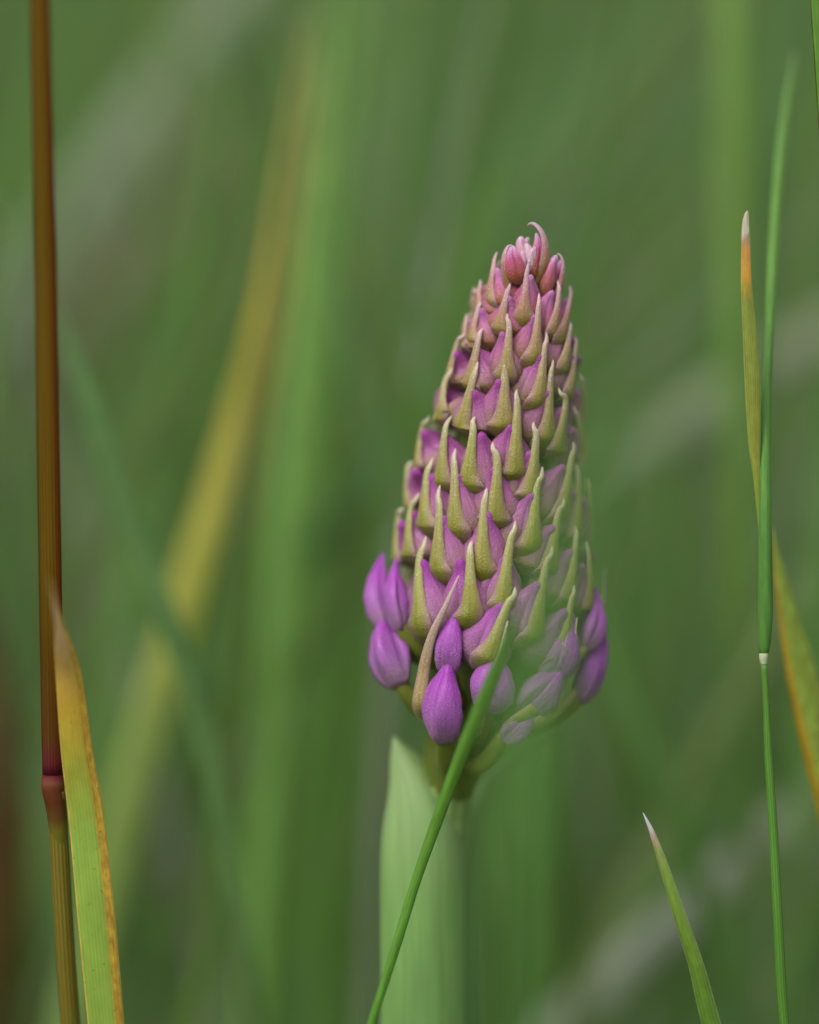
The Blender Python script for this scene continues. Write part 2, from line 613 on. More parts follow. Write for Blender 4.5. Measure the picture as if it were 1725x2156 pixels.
stem('joint', [(127, 1775, 28, 30), (123, 1740, 22, 39.6), (119, 1705, 17, 42.2), (116, 1685, 15, 45), (113, 1668, 14, 48), (112, 1652, 13, 51), (112, 1638, 12, 48), (112, 1626, 11, 44.5), (112, 1605, 11, 43)], RED, r, n=40)
stem('sheath', [(112, 1632, 11, 45.2), (111.5, 1590, 10, 45.9), (111, 1545, 8, 47.5), (110, 1440, 0, 49), (107, 1278, 0, 49), (103, 1015, 60, 49), (95, 508, 180, 48), (84, 0, 300, 43), (78, -260, 360, 36),
                (70, -600, 440, 22), (66, -760, 480, 4)], BROWN, r, n=90)

# --- folded leaf with a yellow margin, tip bending towards the lens
LEAF_Y = blade_mat('yellowing_leaf', [(0.0, G(166, 200, 84)), (0.46, G(172, 204, 86)), (0.56, G(200, 202, 78)), (0.66, G(236, 200, 72)), (0.74, G(246, 202, 104)),
                                      (0.80, G(255, 210, 140)), (0.9, G(255, 212, 156)), (1.0, G(240, 206, 160))],
                   edge=G(242, 206, 96), edge_at=0.93, right=G(246, 210, 80), right_at=0.74, veins=11, vein=0.22, trans=0.45, speck=0.8, blotch=0.15)
o = blade('grass_leaf', [(240, 2330, 40, 78), (224, 2156, 10, 78), (203, 1928, -10, 80), (182, 1718, -14, 76), (162, 1578, -40, 68), (146, 1428, -80, 56), (135, 1365, -130, 40), (125, 1315, -200, 20), (114, 1262, -290, 8), (106, 1220, -360, 2)], LEAF_Y, fold=0.3, fold_at=0.42, curl=0.05, thick=0.05, n=90, k=15)
tag(o, 'folded green grass leaf with yellow margins and tan tip in front of the brown stem', 'grass leaf')

# --- right-hand stalk with collar, sheath and orange-tipped leaf
path_c = [(1680, 2330, 40, 20), (1652, 2156, 20, 21), (1638, 1930, 0, 21), (1629, 1759, 0, 19.5), (1618, 1587, 0, 17), (1613.5, 1480, 0, 13.5), (1608.5, 1398, 0, 13)]
r = root_empty('grass_stalk', ground_foot(path_c))
tag(r, 'slender green grass stalk with a white collar, carrying an orange-tipped leaf', 'grass stalk')
STALK = plain_green('stalk_green', G(84, 140, 48), G(104, 154, 58), 0.4, 0.2, ribs=6)
SHEATH = blade_mat('sheath_green', [(0.0, G(96, 152, 62)), (0.3, G(104, 160, 66)), (0.7, G(112, 164, 66)), (0.95, G(120, 166, 84)), (1, G(150, 170, 130))], veins=7, vein=0.4,
                   trans=0.22, edge=G(120, 160, 80), edge_at=0.94)
COLLAR = plain_green('collar_white', G(150, 172, 112), G(216, 212, 186), 0.5)
ORANGE = blade_mat('orange_tip_leaf', [(0.0, G(150, 168, 60)), (0.25, G(158, 168, 62)), (0.55, G(150, 164, 66)), (0.72, G(146, 160, 62)), (0.775, G(190, 160, 60)), (0.80, G(226, 172, 62)),
                                       (0.885, G(220, 160, 84)), (0.905, G(190, 160, 120)), (0.93, G(226, 218, 196)), (1.0, G(206, 196, 168))], veins=7, vein=0.35,
                   edge=G(178, 190, 110), edge_at=0.9, trans=0.22, speck=0.2)
stem('culm', path_c, STALK, r, ground=True)
stem('collar', [(1608.6, 1399, 0, 13.6), (1608.2, 1392, 0, 16.5), (1608, 1384, 0, 19.5), (1608, 1376, 0, 19.4)], COLLAR, r, n=14)
blade('sheath', [(1608, 1380, -3, 19), (1610, 1360, -4, 25), (1612.5, 1300, -6, 31), (1612.5, 1240, -6, 31), (1612, 1081, -4, 27), (1613.5, 868, 40, 21), (1620.5, 709, 100, 22),
                 (1628, 550, 170, 25), (1643, 337, 280, 23), (1657, 220, 360, 17), (1668, 150, 420, 10), (1674, 105, 460, 2)], SHEATH, r, curl=0.55, thick=0.2, ground=False, n=80)
blade('leaf', [(1604, 1150, 18, 8), (1599, 1081, 18, 10), (1593, 1001, 16, 15), (1588, 921, 12, 27), (1584, 789, 4, 34), (1579, 709, 0, 30), (1572, 603, 0, 24),
               (1570.5, 520, 0, 20), (1570, 480, 0, 16.5), (1571, 460, 0, 13), (1572.5, 449, 0, 8), (1574, 443, 0, 2)], ORANGE, r, curl=0.3, thick=0.08, face=0.15, ground=False, n=80)

# --- the other distinct blades
YG = blade_mat('yellow_green_leaf', [(0.0, G(130, 160, 56)), (0.7, G(136, 156, 50)), (1.0, G(180, 146, 50))], edge=None, right=G(140, 168, 64), right_at=0.36, veins=6, trans=0.22)
YO = blade_mat('orange_edged_leaf', [(0.0, G(190, 160, 40)), (1.0, G(196, 160, 44))], right=G(172, 204, 84), right_at=0.19, veins=6, trans=0.22)
o = blade('grass_leaf', [(2010, 2500, 420, 110), (1880, 2060, 360, 105), (1790, 1760, 320, 100), (1740, 1600, 290, 88), (1690, 1415, 260, 66), (1655, 1267, 240, 38), (1634, 1160, 230, 14), (1626, 1110, 225, 2)],
          YO, face=-0.1, n=60)
tag(o, 'soft yellow-green leaf with an orange margin, just behind the collared stalk', 'grass leaf')

SMALL = blade_mat('white_tip_leaf', [(0.0, G(98, 150, 52)), (0.55, G(122, 160, 56)), (0.8, G(140, 170, 70)), (0.87, G(160, 176, 96)), (0.91, G(206, 170, 150)), (0.945, G(232, 222, 226)), (1.0, G(236, 232, 238))],
                  edge=G(180, 200, 140), edge_at=0.92, veins=5, vein=0.3, trans=0.22, speck=0.1)
o = blade('grass_leaf', [(1560, 2360, 60, 42), (1496, 2154, 30, 40), (1465, 2034, 10, 33), (1431, 1930, 0, 27.5), (1398, 1827, 0, 21), (1376, 1762, 0, 13), (1364, 1732, 0, 7.5), (1354, 1711, 0, 1)],
          SMALL, curl=0.5, thick=0.14, face=0.2, n=80)
tag(o, 'short green grass leaf with a sharp white tip, leaning beside the collared stalk', 'grass leaf')

THIN = blade_mat('thin_blade', [(0.0, G(104, 164, 60)), (0.5, G(118, 176, 62)), (1.0, G(126, 180, 68))], veins=4, vein=0.25, trans=0.22, edge=G(100, 156, 70), edge_at=0.8)
o = blade('grass_leaf', [(700, 2420, 130, 17), (782, 2156, 70, 18), (835, 1990, 30, 20), (878, 1850, 0, 21), (920, 1730, -40, 25), (968, 1600, -110, 29), (1012, 1490, -190, 31),
                          (1045, 1405, -270, 26), (1066, 1345, -340, 16), (1082, 1295, -400, 2)],
          THIN, curl=0.35, thick=0.1, n=80)
tag(o, 'thin green grass blade crossing in front of the orchid stem and lowest buds', 'grass leaf')
o = blade('grass_leaf', [(1090, 2700, -1750, 22), (1085, 2250, -1840, 26), (1088, 1900, -1900, 40), (1100, 1640, -1930, 72), (1130, 1420, -1960, 86), (1175, 1220, -2000, 78), (1215, 1020, -2040, 60), (1240, 860, -2080, 32), (1250, 740, -2100, 3)],
          blade_mat('veil_blade', [(0, G(104, 158, 74)), (1, G(116, 164, 84))], veins=4, vein=0.2, trans=0.22), curl=0.3, n=60)
tag(o, 'out-of-focus green blade veiling the shaded flank of the orchid spike', 'grass leaf')

o = blade('grass_leaf', [(1880, 1500, 60, 44), (1805, 900, 30, 44), (1762, 500, 10, 44), (1744, 250, 0, 42), (1734, 100, 0, 42), (1724, -40, 0, 38), (1706, -300, 0, 2)],
          blade_mat('dark_edge_blade', [(0, G(96, 148, 46)), (1, G(98, 150, 46))], edge=G(84, 70, 34), edge_at=0.9, veins=4, trans=0.22), n=50)
tag(o, 'dark-edged green blade bending out over the collared stalk', 'grass leaf')


# ------------------------------------------------------------------ blurred blades of the meadow behind
def soft(label, path, cols, face=0.0, trans=0.22, curl=0.2, name='grass_leaf', cat='grass leaf', **kw):
    m = blade_mat('leaf_' + '_'.join(label.split()[:3]), cols, veins=5, vein=0.15, trans=trans, rough=0.6, spec=0.25)
    o = blade(name, path, m, face=face, curl=curl, n=40, k=7, **kw)
    return tag(o, label, cat)


soft('broad yellow leaf blurred behind the brown stem, arching up to a fine point',
     [(130, 2260, 1450, 96), (215, 1900, 1380, 98), (280, 1650, 1320, 98), (345, 1420, 1280, 94), (400, 1230, 1250, 88), (452, 1050, 1230, 70), (500, 860, 1210, 52), (540, 690, 1150, 38),
      (572, 500, 1120, 20), (600, 300, 1120, 13), (640, 90, 1150, 9), (660, 0, 1170, 2)],
     [(0.0, G(136, 166, 90)), (0.32, G(150, 172, 88)), (0.44, G(190, 194, 88)), (0.72, G(216, 198, 88)), (1.0, G(176, 170, 100))], curl=0.1)
soft('narrow tan leaf tip beside the broad yellow leaf',
     [(520, 1200, 1150, 26), (556, 900, 1120, 26), (580, 760, 1100, 26), (605, 620, 1100, 22), (630, 430, 1110, 18), (652, 240, 1150, 12), (668, 80, 1200, 2)],
     [(0.0, G(110, 140, 60)), (0.3, G(150, 140, 66)), (1.0, G(176, 150, 84))])
soft('blue-green leaf slanting across the broad yellow leaf',
     [(545, 2300, 850, 46), (520, 2050, 830, 50), (476, 1760, 810, 54), (425, 1520, 800, 56), (352, 1300, 780, 56), (275, 1105, 780, 52), (205, 900, 780, 44), (150, 740, 790, 30), (120, 640, 800, 3)],
     [(0.0, G(98, 130, 70)), (1.0, G(104, 144, 82))], curl=0.1)
greens = [(0.0, G(120, 168, 76)), (1.0, G(130, 172, 86))]
soft('tall bright green leaf with the fine yellow point crossing its top', [(520, 2300, 1500, 64), (556, 1700, 1500, 72), (596, 1100, 1550, 72), (640, 600, 1600, 60), (690, 100, 1700, 34), (720, -150, 1750, 4)], greens, face=0.3)
soft('tall bright green leaf standing next to the orchid, behind its pale stem leaf', [(690, 2300, 1700, 96), (672, 1700, 1700, 104), (678, 1100, 1750, 104), (705, 600, 1800, 84), (745, 100, 1900, 40), (765, -150, 1950, 4)], greens, face=-0.3)
soft('light green leaf rising close behind the bottom of the flower spike', [(800, 2300, 2300, 44), (775, 1700, 2300, 46), (765, 1100, 2300, 46), (800, 500, 2400, 40), (850, -50, 2500, 24), (880, -250, 2550, 4)], [(0.0, G(112, 148, 72)), (1.0, G(132, 158, 90))], face=0.5)
soft('upright bright green leaf behind the orange-tipped leaf', [(1590, 2300, 1750, 30), (1572, 1700, 1700, 36), (1560, 1150, 1600, 56), (1548, 600, 1550, 66), (1540, 100, 1550, 66), (1536, -200, 1600, 50), (1530, -420, 1650, 3)],
     [(0.0, G(100, 134, 66)), (0.4, G(118, 156, 72)), (1.0, G(130, 166, 80))])
grey = [(0.0, G(132, 144, 112)), (1.0, G(148, 162, 132))]
soft('pale grey-green dry leaf arching behind the top of the brown stem', [(-420, 1500, 3600, 130), (-160, 950, 3300, 140), (40, 640, 3100, 150), (180, 440, 3000, 150), (330, 220, 3000, 140), (480, 0, 3100, 110), (620, -200, 3300, 4)], grey)
soft('mauve-grey dry leaf under the arching grey-green one', [(-300, 1700, 3900, 120), (-50, 1060, 3600, 130), (120, 760, 3400, 130), (270, 560, 3400, 120), (400, 370, 3500, 90), (520, 180, 3600, 4)],
     [(0.0, G(120, 116, 90)), (1.0, G(134, 128, 102))])
soft('grey dry leaf tip drooping in from beyond the collared stalk', [(2500, 1900, 2500, 90), (2250, 1000, 2400, 100), (1960, 640, 2300, 110), (1725, 720, 2250, 116), (1500, 850, 2200, 110), (1330, 960, 2150, 80), (1210, 1040, 2150, 4)],
     [(0.0, G(150, 146, 122)), (0.6, G(152, 152, 128)), (1.0, G(140, 166, 120))])
soft('pale mauve dry leaf lying behind the white-tipped leaf', [(900, 2420, 1850, 60), (1120, 2210, 1780, 84), (1300, 2050, 1750, 96), (1480, 1890, 1750, 96), (1640, 1740, 1760, 80), (1800, 1590, 1800, 40), (1900, 1500, 1850, 4)],
     [(0.0, G(172, 184, 164)), (0.6, G(162, 168, 150)), (1.0, G(146, 154, 128))])
soft('dark red dead leaf low behind the brown stem', [(-60, 2300, 1500, 70), (-10, 1850, 1450, 80), (0, 1600, 1400, 80), (-20, 1350, 1400, 50), (-60, 1150, 1400, 3)], [(0.0, G(84, 70, 34)), (0.5, G(88, 60, 34)), (1.0, G(84, 74, 40))])
soft('olive leaf low in the corner behind the stem joint', [(20, 2400, 1700, 90), (25, 2050, 1650, 90), (40, 1800, 1650, 70), (70, 1600, 1650, 3)], [(0.0, G(112, 112, 34)), (1.0, G(120, 110, 40))])

# many narrow, strongly blurred leaves of the tussocks behind: they read as one mass of streaks
def streaks():
    V, F, T = [], [], []
    def one(path, colr, fa):
        rows = catmull(path, 12)
        W, wid = to_ground(PA(rows[:, :3]), rows[:, 3] * S)
        b0 = len(V)
        for p, w_ in zip(W, wid):
            d = np.array([math.cos(fa), math.sin(fa), 0]) * w_ / 2
            e = np.array([-math.sin(fa), math.cos(fa), 0]) * w_ * .12
            V.extend([p - d, p + e, p + d]); T.extend([colr] * 3)
        for q in range(len(W) - 1):
            i = b0 + 3 * q
            F.extend([(i, i + 1, i + 4, i + 3), (i + 1, i + 2, i + 5, i + 4)])
    R = random.uniform
    for _ in range(230):
        dz = R(1300, 5200)
        x0 = R(-350, 2100)
        # tussocks fan out: upright in the middle, leaning outwards and to the upper right
        lean = R(-.08, .22) + (R(.25, .8) if (x0 > 950 or x0 < 300) and random.random() < .75 else 0)
        if random.random() < .12: lean = -R(.1, .5)
        top = R(-700, 900)
        y0 = 2300
        h = y0 - top
        bend = R(.0, .35) * (1 if lean > 0 else -1)
        w_ = R(20, 58)
        path = [(x0, y0, dz, w_), (x0 + lean * h * .30, y0 - h * .34, dz + R(-60, 60), w_ * 1.05), (x0 + lean * h * .66 + bend * h * .08, y0 - h * .68, dz + R(-150, 150), w_ * .8),
                (x0 + lean * h + bend * h * .3, top, dz + R(-250, 250), 3)]
        c0 = np.array(PALETTE[rng.choice(len(PALETTE), p=PW)][0]) * R(.85, 1.35)
        one(path, c0, R(-.6, .6))
    o = mesh_obj('grass', V, F, MEADOW, origin=(0, 0, 0))
    at_ = o.data.color_attributes.new('tint', 'FLOAT_COLOR', 'POINT')
    at_.data.foreach_set('color', np.hstack([np.array(T), np.ones((len(T), 1))]).astype(np.float32).ravel())
    tag(o, 'faint blurred streaks of tall grass behind the flower spike', 'grass', kind='stuff')


streaks()

# ------------------------------------------------------------------ the orchid
RY = np.array([460, 500, 540, 600, 700, 800, 900, 1000, 1100, 1200, 1300, 1400, 1500, 1600, 1700])
RR = np.array([18, 46, 68, 92, 120, 147, 169, 186, 200, 216, 232, 234, 212, 130, 80])
AY = np.array([460, 600, 700, 800, 900, 1000, 1100, 1200, 1300, 1400, 1500, 1600, 1700, 2156, 2500])
AX = np.array([1119, 1106, 1093, 1080, 1060, 1050, 1041, 1032, 1028, 1020, 995, 955, 930, 905, 895])
Rf = lambda y: float(np.interp(y, RY, RR))
Xf = lambda y: float(np.interp(y, AY, AX))
Zf = lambda y: 30 + 0.85 * float(np.interp(y, RY, np.array([18, 46, 68, 92, 118, 143, 172, 188, 200, 210, 215, 215, 215, 215, 215])))

BRACT, BUD = bract_material(), bud_material()
stem_path = [(900, 2500, 290, 150), (908, 2156, 290, 150), (914, 1900, 285, 146), (924, 1740, 270, 136), (945, 1630, 240, 126), (985, 1530, 215, 130)]
orchid = root_empty('orchid', ground_foot(stem_path))
tag(orchid, 'pyramidal spike of purple orchid buds with pointed green bracts on a pale green stem', 'orchid')
STEMG = plain_green('orchid_stem', G(128, 160, 86), G(150, 178, 106), 0.45, ribs=6, sss=0.2)
stem('stem', stem_path, STEMG, orchid, ground=True)
RACHIS = plain_green('rachis_green', G(84, 104, 34), G(112, 122, 44), 0.6)
stem('rachis', [(935, 1680, 250, 112), (952, 1615, 232, 136), (975, 1550, 218, 172), (998, 1480, 213, 206), (1020, 1400, 213, 230), (1028, 1300, 213, 260), (1032, 1200, 208, 250), (1041, 1100, 200, 230), (1050, 1000, 190, 215), (1060, 900, 176, 195),
                (1080, 800, 151, 165), (1093, 700, 130, 130), (1106, 600, 108, 90), (1113, 540, 88, 50)], RACHIS, orchid, k=20, n=80)

BD_V = np.array([0, .05, .13, .25, .38, .50, .62, .73, .83, .91, .96, 1.0])
BD_R2 = np.array([.40, .62, .82, .97, 1.0, .92, .75, .55, .36, .23, .17, .05])
BD_R = np.array([.30, .58, .84, 1.0, .99, .88, .69, .49, .32, .21, .16, .05])


def cyl(th, rad, y):
    """point on the spike at azimuth th (0 = towards the viewer), distance rad from the axis"""
    return np.array([Xf(y) + rad * math.sin(th), y, Zf(y) - rad * math.cos(th)])


def make_bract(parent, pts, width, out, pink, n=26, k=9, prof=((0, .3), (.15, .5), (.35, .5), (.55, .36), (.75, .22), (.9, .13), (1, .04))):
    """a free-standing narrow bract along a path"""
    rows = catmull(pts, n)
    tan = norm(np.gradient(rows, axis=0))
    o = norm(out - tan * (tan @ out)[:, None])
    side = norm(np.cross(tan, o))
    V, UV = [], []
    us = np.linspace(-1, 1, k)
    pv, pw = zip(*prof)
    for i in range(n):
        v = i / (n - 1)
        hw = np.interp(v, pv, pw) * width
        rad = hw / math.sin(.8)
        for s_, arr in ((1, us), (-1, us[::-1])):
            for u in arr:
                a_ = u * .8
                rr = rad + .09 * hw * (1 - .8 * u * u) * s_
                V.append(rows[i] + side[i] * (math.sin(a_) * rr) + o[i] * (math.cos(a_) * rr - rad))
                UV.append(((u + 1) / 2, .3 + .7 * v))
    ob = mesh_obj('bract', PA(V), grid_faces(n, 2 * k), BRACT, parent, origin=PA(rows[:1])[0], uvs=UV)
    ob['pink'] = float(pink)
    return ob


def cup_bract(parent, geo, T, claw_pts, pink, n=34, k=13):
    """a bract whose cup lies on the bud and whose point stands free; geo = (axis rows, tangents, out, side, radii) of the bud"""
    ax, tn, oo, sd, rad = geo
    nb = len(ax)
    at = lambda arr, w: np.array([np.interp(w * (nb - 1), np.arange(nb), arr[:, c]) for c in range(3)])
    rat = lambda w: float(np.interp(w * (nb - 1), np.arange(nb), rad))
    WK = .42
    d = T - at(ax, WK)
    a0 = .45 * math.atan2(d @ at(sd, WK), max(d @ at(oo, WK), rat(WK)))
    a0 = max(-.6, min(.6, a0))
    surf = lambda w, a_, lift: at(ax, w) + (rat(w) * 1.11 + lift) * (.95 * math.cos(a_) * at(oo, w) + math.sin(a_) * at(sd, w))
    ctrl = [surf(w, a0 * w / WK, 2.0 + 3 * w) for w in (0.0, .14, .28, WK)] + claw_pts + [T]
    seg = np.linalg.norm(np.diff(np.array(ctrl), axis=0), axis=1)
    cum = np.concatenate([[0], np.cumsum(seg)]) / seg.sum()
    rows = catmull(ctrl, n)
    tan = norm(np.gradient(rows, axis=0))
    oref = at(oo, .35)
    o = norm(oref - tan * (tan @ oref)[:, None])
    side = norm(np.cross(tan, o))
    side = np.where((side @ at(sd, .35))[:, None] < 0, -side, side)
    kW = cum[3]
    us = np.linspace(-1, 1, k)
    V, UV = [], []
    wr = rat(.3)
    asym = random.uniform(-.12, .12)
    wv = random.uniform(.86, 1.08)
    ph = random.uniform(0, 9)
    for i in range(n):
        v = i / (n - 1)
        w = float(np.interp(v, cum[:4], (0.0, .14, .28, WK)))
        q = (v - kW) / (1 - kW)
        if q <= 0:
            A = np.interp(w, [0, .06, .14, .22, .32, WK], [.80, .68, .64, .62, .59, .53]) * wv
            hw = A * rat(w) * 1.05
        else:
            A = .53 * wv
            hw = wr * np.interp(q, [0, .10, .20, .35, .5, .7, .85, .95, 1], [.56 * wv, .46 * wv, .345, .23, .18, .142, .105, .068, .02])
        bl = max(0.0, min(1.0, (v - kW * .82) / (kW * .35)))
        bl = bl * bl * (3 - 2 * bl)
        th = np.interp(v, [0, kW, kW + .2, .9, 1], [1.4, 2.2, 3.8, 3.0, .8])
        ha = .9
        r2 = hw / math.sin(ha)
        for s_, arr in ((1, us), (-1, us[::-1])):
            for u in arr:
                tt = th * (1 - .85 * u * u) * (1 if s_ > 0 else -.25)
                wob = 1 + .05 * math.sin(7 * v + ph + 2 * u)
                hug = surf(w, a0 * w / WK + u * A * wob + asym * (1 - u * u) * 0, 1.2 + tt + 1.5 * math.exp(-(u / .2) ** 2))
                free = rows[i] + side[i] * (math.sin(u * ha) * (r2 + tt)) + o[i] * (math.cos(u * ha) * (r2 + tt) - r2)
                V.append(hug * (1 - bl) + free * bl)
                UV.append(((u + 1) / 2, .2 + .8 * v))
    ob = mesh_obj('bract', PA(V), grid_faces(n, 2 * k), BRACT, parent, origin=PA(rows[:1])[0], uvs=UV)
    ob['pink'] = float(pink)
    return ob


GEO = {}


def make_bud(base, tip, width, out, ripe, red=0.0, hook=(0, 0, 0), bulge=(0, 0, 0), flat=0.92, tri=0.07, rot=None, n=24, k=36, blunt=0.0, path=None, lobe=0.03, facet=0.0, pale=0.0):
    base, tip = np.asarray(base, float), np.asarray(tip, float)
    hook, bulge = np.asarray(hook, float), np.asarray(bulge, float)
    mid = (base + tip) / 2
    rows = catmull(path if path is not None else [base, base * .62 + tip * .38 + bulge, base * .25 + tip * .75 + bulge * .7, tip + hook], n)
    tan = norm(np.gradient(rows, axis=0))
    o = norm(out - tan * (tan @ out)[:, None])
    side = norm(np.cross(tan, o))
    V, UV, RAD = [], [], []
    ph0 = rot if rot is not None else random.uniform(-0.5, 0.5)
    sd = random.uniform(0, 100)
    for i in range(n):
        v = i / (n - 1)
        vp = v
        r = np.interp(v, BD_V, BD_R2 if facet > .5 else BD_R)
        if blunt:
            r = r * (1 - blunt) + blunt * math.sqrt(max(0.0, 1 - max(0, (v - .35) / .65) ** 2.6)) * np.interp(v, [0, .2, .4, 1], [.45, .85, 1, 1])
        r = max(r, 0.02) * width / 2
        RAD.append(r)
        env = math.sin(math.pi * min(1, max(0, v))) ** 0.6
        for j in range(k):
            f = j / k
            a = 2 * math.pi * f + ph0 + 0.35 * (v - .5)
            d3 = abs(((f * 3 + 0.5) % 1.0) - 0.5) / 3 * 2 * math.pi     # angle to the nearest seam
            keel = 1 - d3 / (math.pi / 3)
            m = 1 + tri * (1 - 2.2 * keel ** 1.5) * env - 0.09 * env * math.exp(-(d3 / 0.09) ** 2) + 0.05 * math.exp(-((d3 - 0.24) / 0.11) ** 2) * env
            if facet:
                fa = (a * 1.0 + .5 * v + sd) % (math.pi / 2) - math.pi / 4
                m *= 1 - facet + facet * 1.18 * math.cos(math.pi / 4) / math.cos(fa)
            m += lobe * math.cos(2 * a + sd) * (1 - v) ** 2
            m += (0.11 if facet > .5 else 0.06) * mnoise.noise(Vector((math.cos(a) * 1.3, math.sin(a) * 1.3, v * 3 + sd))) + 0.02 * mnoise.noise(Vector((math.cos(a) * 4, math.sin(a) * 4, v * 6 + sd)))
            V.append(rows[i] + side[i] * (math.cos(a) * r * m) + o[i] * (math.sin(a) * r * m * flat))
            UV.append((f, v))
    ob = mesh_obj('bud', PA(V), grid_faces(n, k), BUD, orchid, origin=PA(rows[:1])[0], uvs=UV)
    ob['ripe'] = float(ripe); ob['red'] = float(red); ob['pale'] = float(pale)
    GEO[ob.name] = (rows, tan, o, side, np.array(RAD) * np.array([1, 1])[0])
    return ob


def az(x, y, rad):
    return math.asin(max(-1, min(1, (x - Xf(y)) / rad)))


def floret(T, B, width=None, U=None, ripe=None, bw=None, tip_r=1.02, back=None, tiphook=0.0, bract=True):
    (tx, ty), (bx, by) = T, B
    L = by - ty
    th_b = az(bx, by, 0.9 * Rf(by)) if back is None else back
    th_t = az(tx, ty, tip_r * Rf(ty)) if back is None else back
    if bw is None:
        bw = np.interp((by + ty) / 2, [560, 700, 800, 900, 1100, 1300, 1500], [57, 71, 82, 88, 92, 95, 94])
    pink = np.clip(np.interp(ty, [480, 560, 640, 760, 900], [1, .9, .6, .3, .08]) + random.uniform(-.08, .08), 0, 1)
    if ripe is None:
        ripe = np.interp(by, [700, 1150, 1350, 1500], [0, .12, .45, 1])
    bw = bw * random.uniform(.94, 1.06)
    rb = bw / 2
    th_m = th_b * .55 + th_t * .45
    out = np.array([math.sin(th_m), 0.0, -math.cos(th_m)])
    # the bud leans against the inside of its bract
    if U is None:
        uy = by - .70 * L
        tipb = cyl(th_m * .75 + random.uniform(-.10, .10), 1.02 * Rf(uy), uy)
    else:
        uy = U[1]
        tipb = cyl(az(U[0], uy, 1.03 * Rf(uy)), 1.03 * Rf(uy), uy)
        tipb[0] = U[0]
    lb = by - uy
    th_u = th_b if U is None else az(U[0], uy, .95 * Rf(uy))
    y1, y2 = by + 8 - .32 * lb, by - .68 * lb
    path = [cyl(th_b * .9, max(.25 * Rf(by), .90 * Rf(by) - 1.0 * rb), by + 20), cyl(th_b * .80 + th_u * .12, .97 * Rf(y1) - 1.10 * rb, y1), cyl(th_b * .35 + th_u * .57, 1.03 * Rf(y2) - .70 * rb, y2), tipb]
    red = np.interp(ty, [480, 600, 700], [.9, .45, 0])
    bud = make_bud(path[0], tipb, width or bw * 1.25, out, ripe, path=path, red=red, tri=.09)
    if bract:
        yc = by - .74 * L
        bl = lambda k: th_b * (1 - k) + th_t * k
        Tp = cyl(th_t, tip_r * Rf(ty), ty)
        if back is None: Tp[0] = tx
        j = random.uniform(-1, 1)
        jt = random.uniform(-1, 1)
        yd = by - .90 * L
        cup_bract(bud, GEO[bud.name], Tp + np.array([2.5 * jt, random.uniform(-5, 6), 3 * abs(jt)]),
                  [cyl(bl(.66) + .035 * j, (1.05 + .025 * j) * Rf(yc), yc), cyl(bl(.93) + .012 * jt, (1.045 + .02 * j) * Rf(yd), yd)], pink)
    return bud


a = lambda x, y: (876 + .2344 * x, 438 + .2344 * y)
b = lambda x, y: (774.9 + .3125 * x, 876 + .3125 * y)
FRONT = [  # (bract tip, bract foot, bud tip)
    (a(1005, 490), a(990, 1010), a(1035, 600)), (a(1270, 650), a(1200, 1120), a(1230, 740)), (a(1378, 695), a(1270, 1180), a(1385, 810)), (a(850, 675), a(765, 1080), a(835, 790)),
    (a(732, 415), a(715, 850), a(720, 540)), (a(835, 930), a(800, 1520), a(770, 1110)), (a(1110, 780), a(1040, 1370), a(1060, 960)), (a(590, 830), a(520, 1190), a(580, 905)),
    (a(600, 1060), a(490, 1590), a(548, 1262)), (a(1180, 1130), a(1060, 1740), a(1120, 1310)), (a(1385, 1000), a(1290, 1440), a(1370, 1075)), (a(830, 1265), a(760, 1960), a(740, 1540)),
    (a(555, 1400), a(440, 1960), a(515, 1640)), (a(440, 1115), a(290, 1560), a(355, 1300)), (a(330, 1455), a(190, 1900), a(235, 1630)), (a(1225, 1345), a(1150, 2080), a(1190, 1640)),
    (a(1432, 1150), a(1350, 1640), a(1420, 1330)), (a(1290, 1615), a(1300, 2150), a(1330, 1800)), (a(1420, 1795), a(1440, 2200), a(1400, 1990)), (a(1470, 1490), a(1440, 1850), a(1430, 1640)),
    (a(570, 640), a(600, 900), a(640, 690)), (a(470, 930), a(470, 1230), a(490, 1010)),
    (b(410, 5), b(350, 350), b(368, 100)), (b(560, 0), b(490, 470), b(520, 130)), (b(715, -10), b(715, 490), b(765, 110)), (b(1008, -198), b(970, 390), b(960, 60)),
    (b(1115, 35), b(1090, 515), b(1105, 240)), (b(850, 165), b(865, 720), b(845, 345)), (b(590, 220), b(610, 810), b(598, 385)), (b(430, 285), b(390, 780), b(425, 390)),
    (b(340, 525), b(260, 960), b(300, 640)), (b(305, 300), b(270, 580), b(315, 370)), (b(1175, 350), b(1060, 910), b(1108, 520)), (b(1380, 175), b(1260, 690), b(1320, 330)),
    (b(795, 470), b(785, 1090), b(815, 645)), (b(490, 480), b(500, 1090), b(505, 670)), (b(385, 820), b(350, 1480), b(365, 965)), (b(695, 835), b(650, 1400), b(615, 960)),
    (b(990, 710), b(880, 1290), b(950, 930)), (b(1320, 560), b(1190, 1010), b(1260, 740)), (b(1245, 870), b(1060, 1500), b(1150, 1120)), (b(985, 1165), b(770, 1650), b(905, 1260)),
    (b(1405, 320), b(1380, 800), b(1390, 500)), (b(1470, 400), b(1440, 800), b(1440, 560)), (b(1395, 730), b(1330, 1240), b(1370, 900)), (b(1460, 850), b(1450, 1280), b(1440, 1000)),
    (b(240, 600), b(200, 960), b(215, 720)), (b(1380, 1140), b(1260, 1640), b(1330, 1300)),
]
for T, B, U in FRONT:
    floret(T, B, U=U)

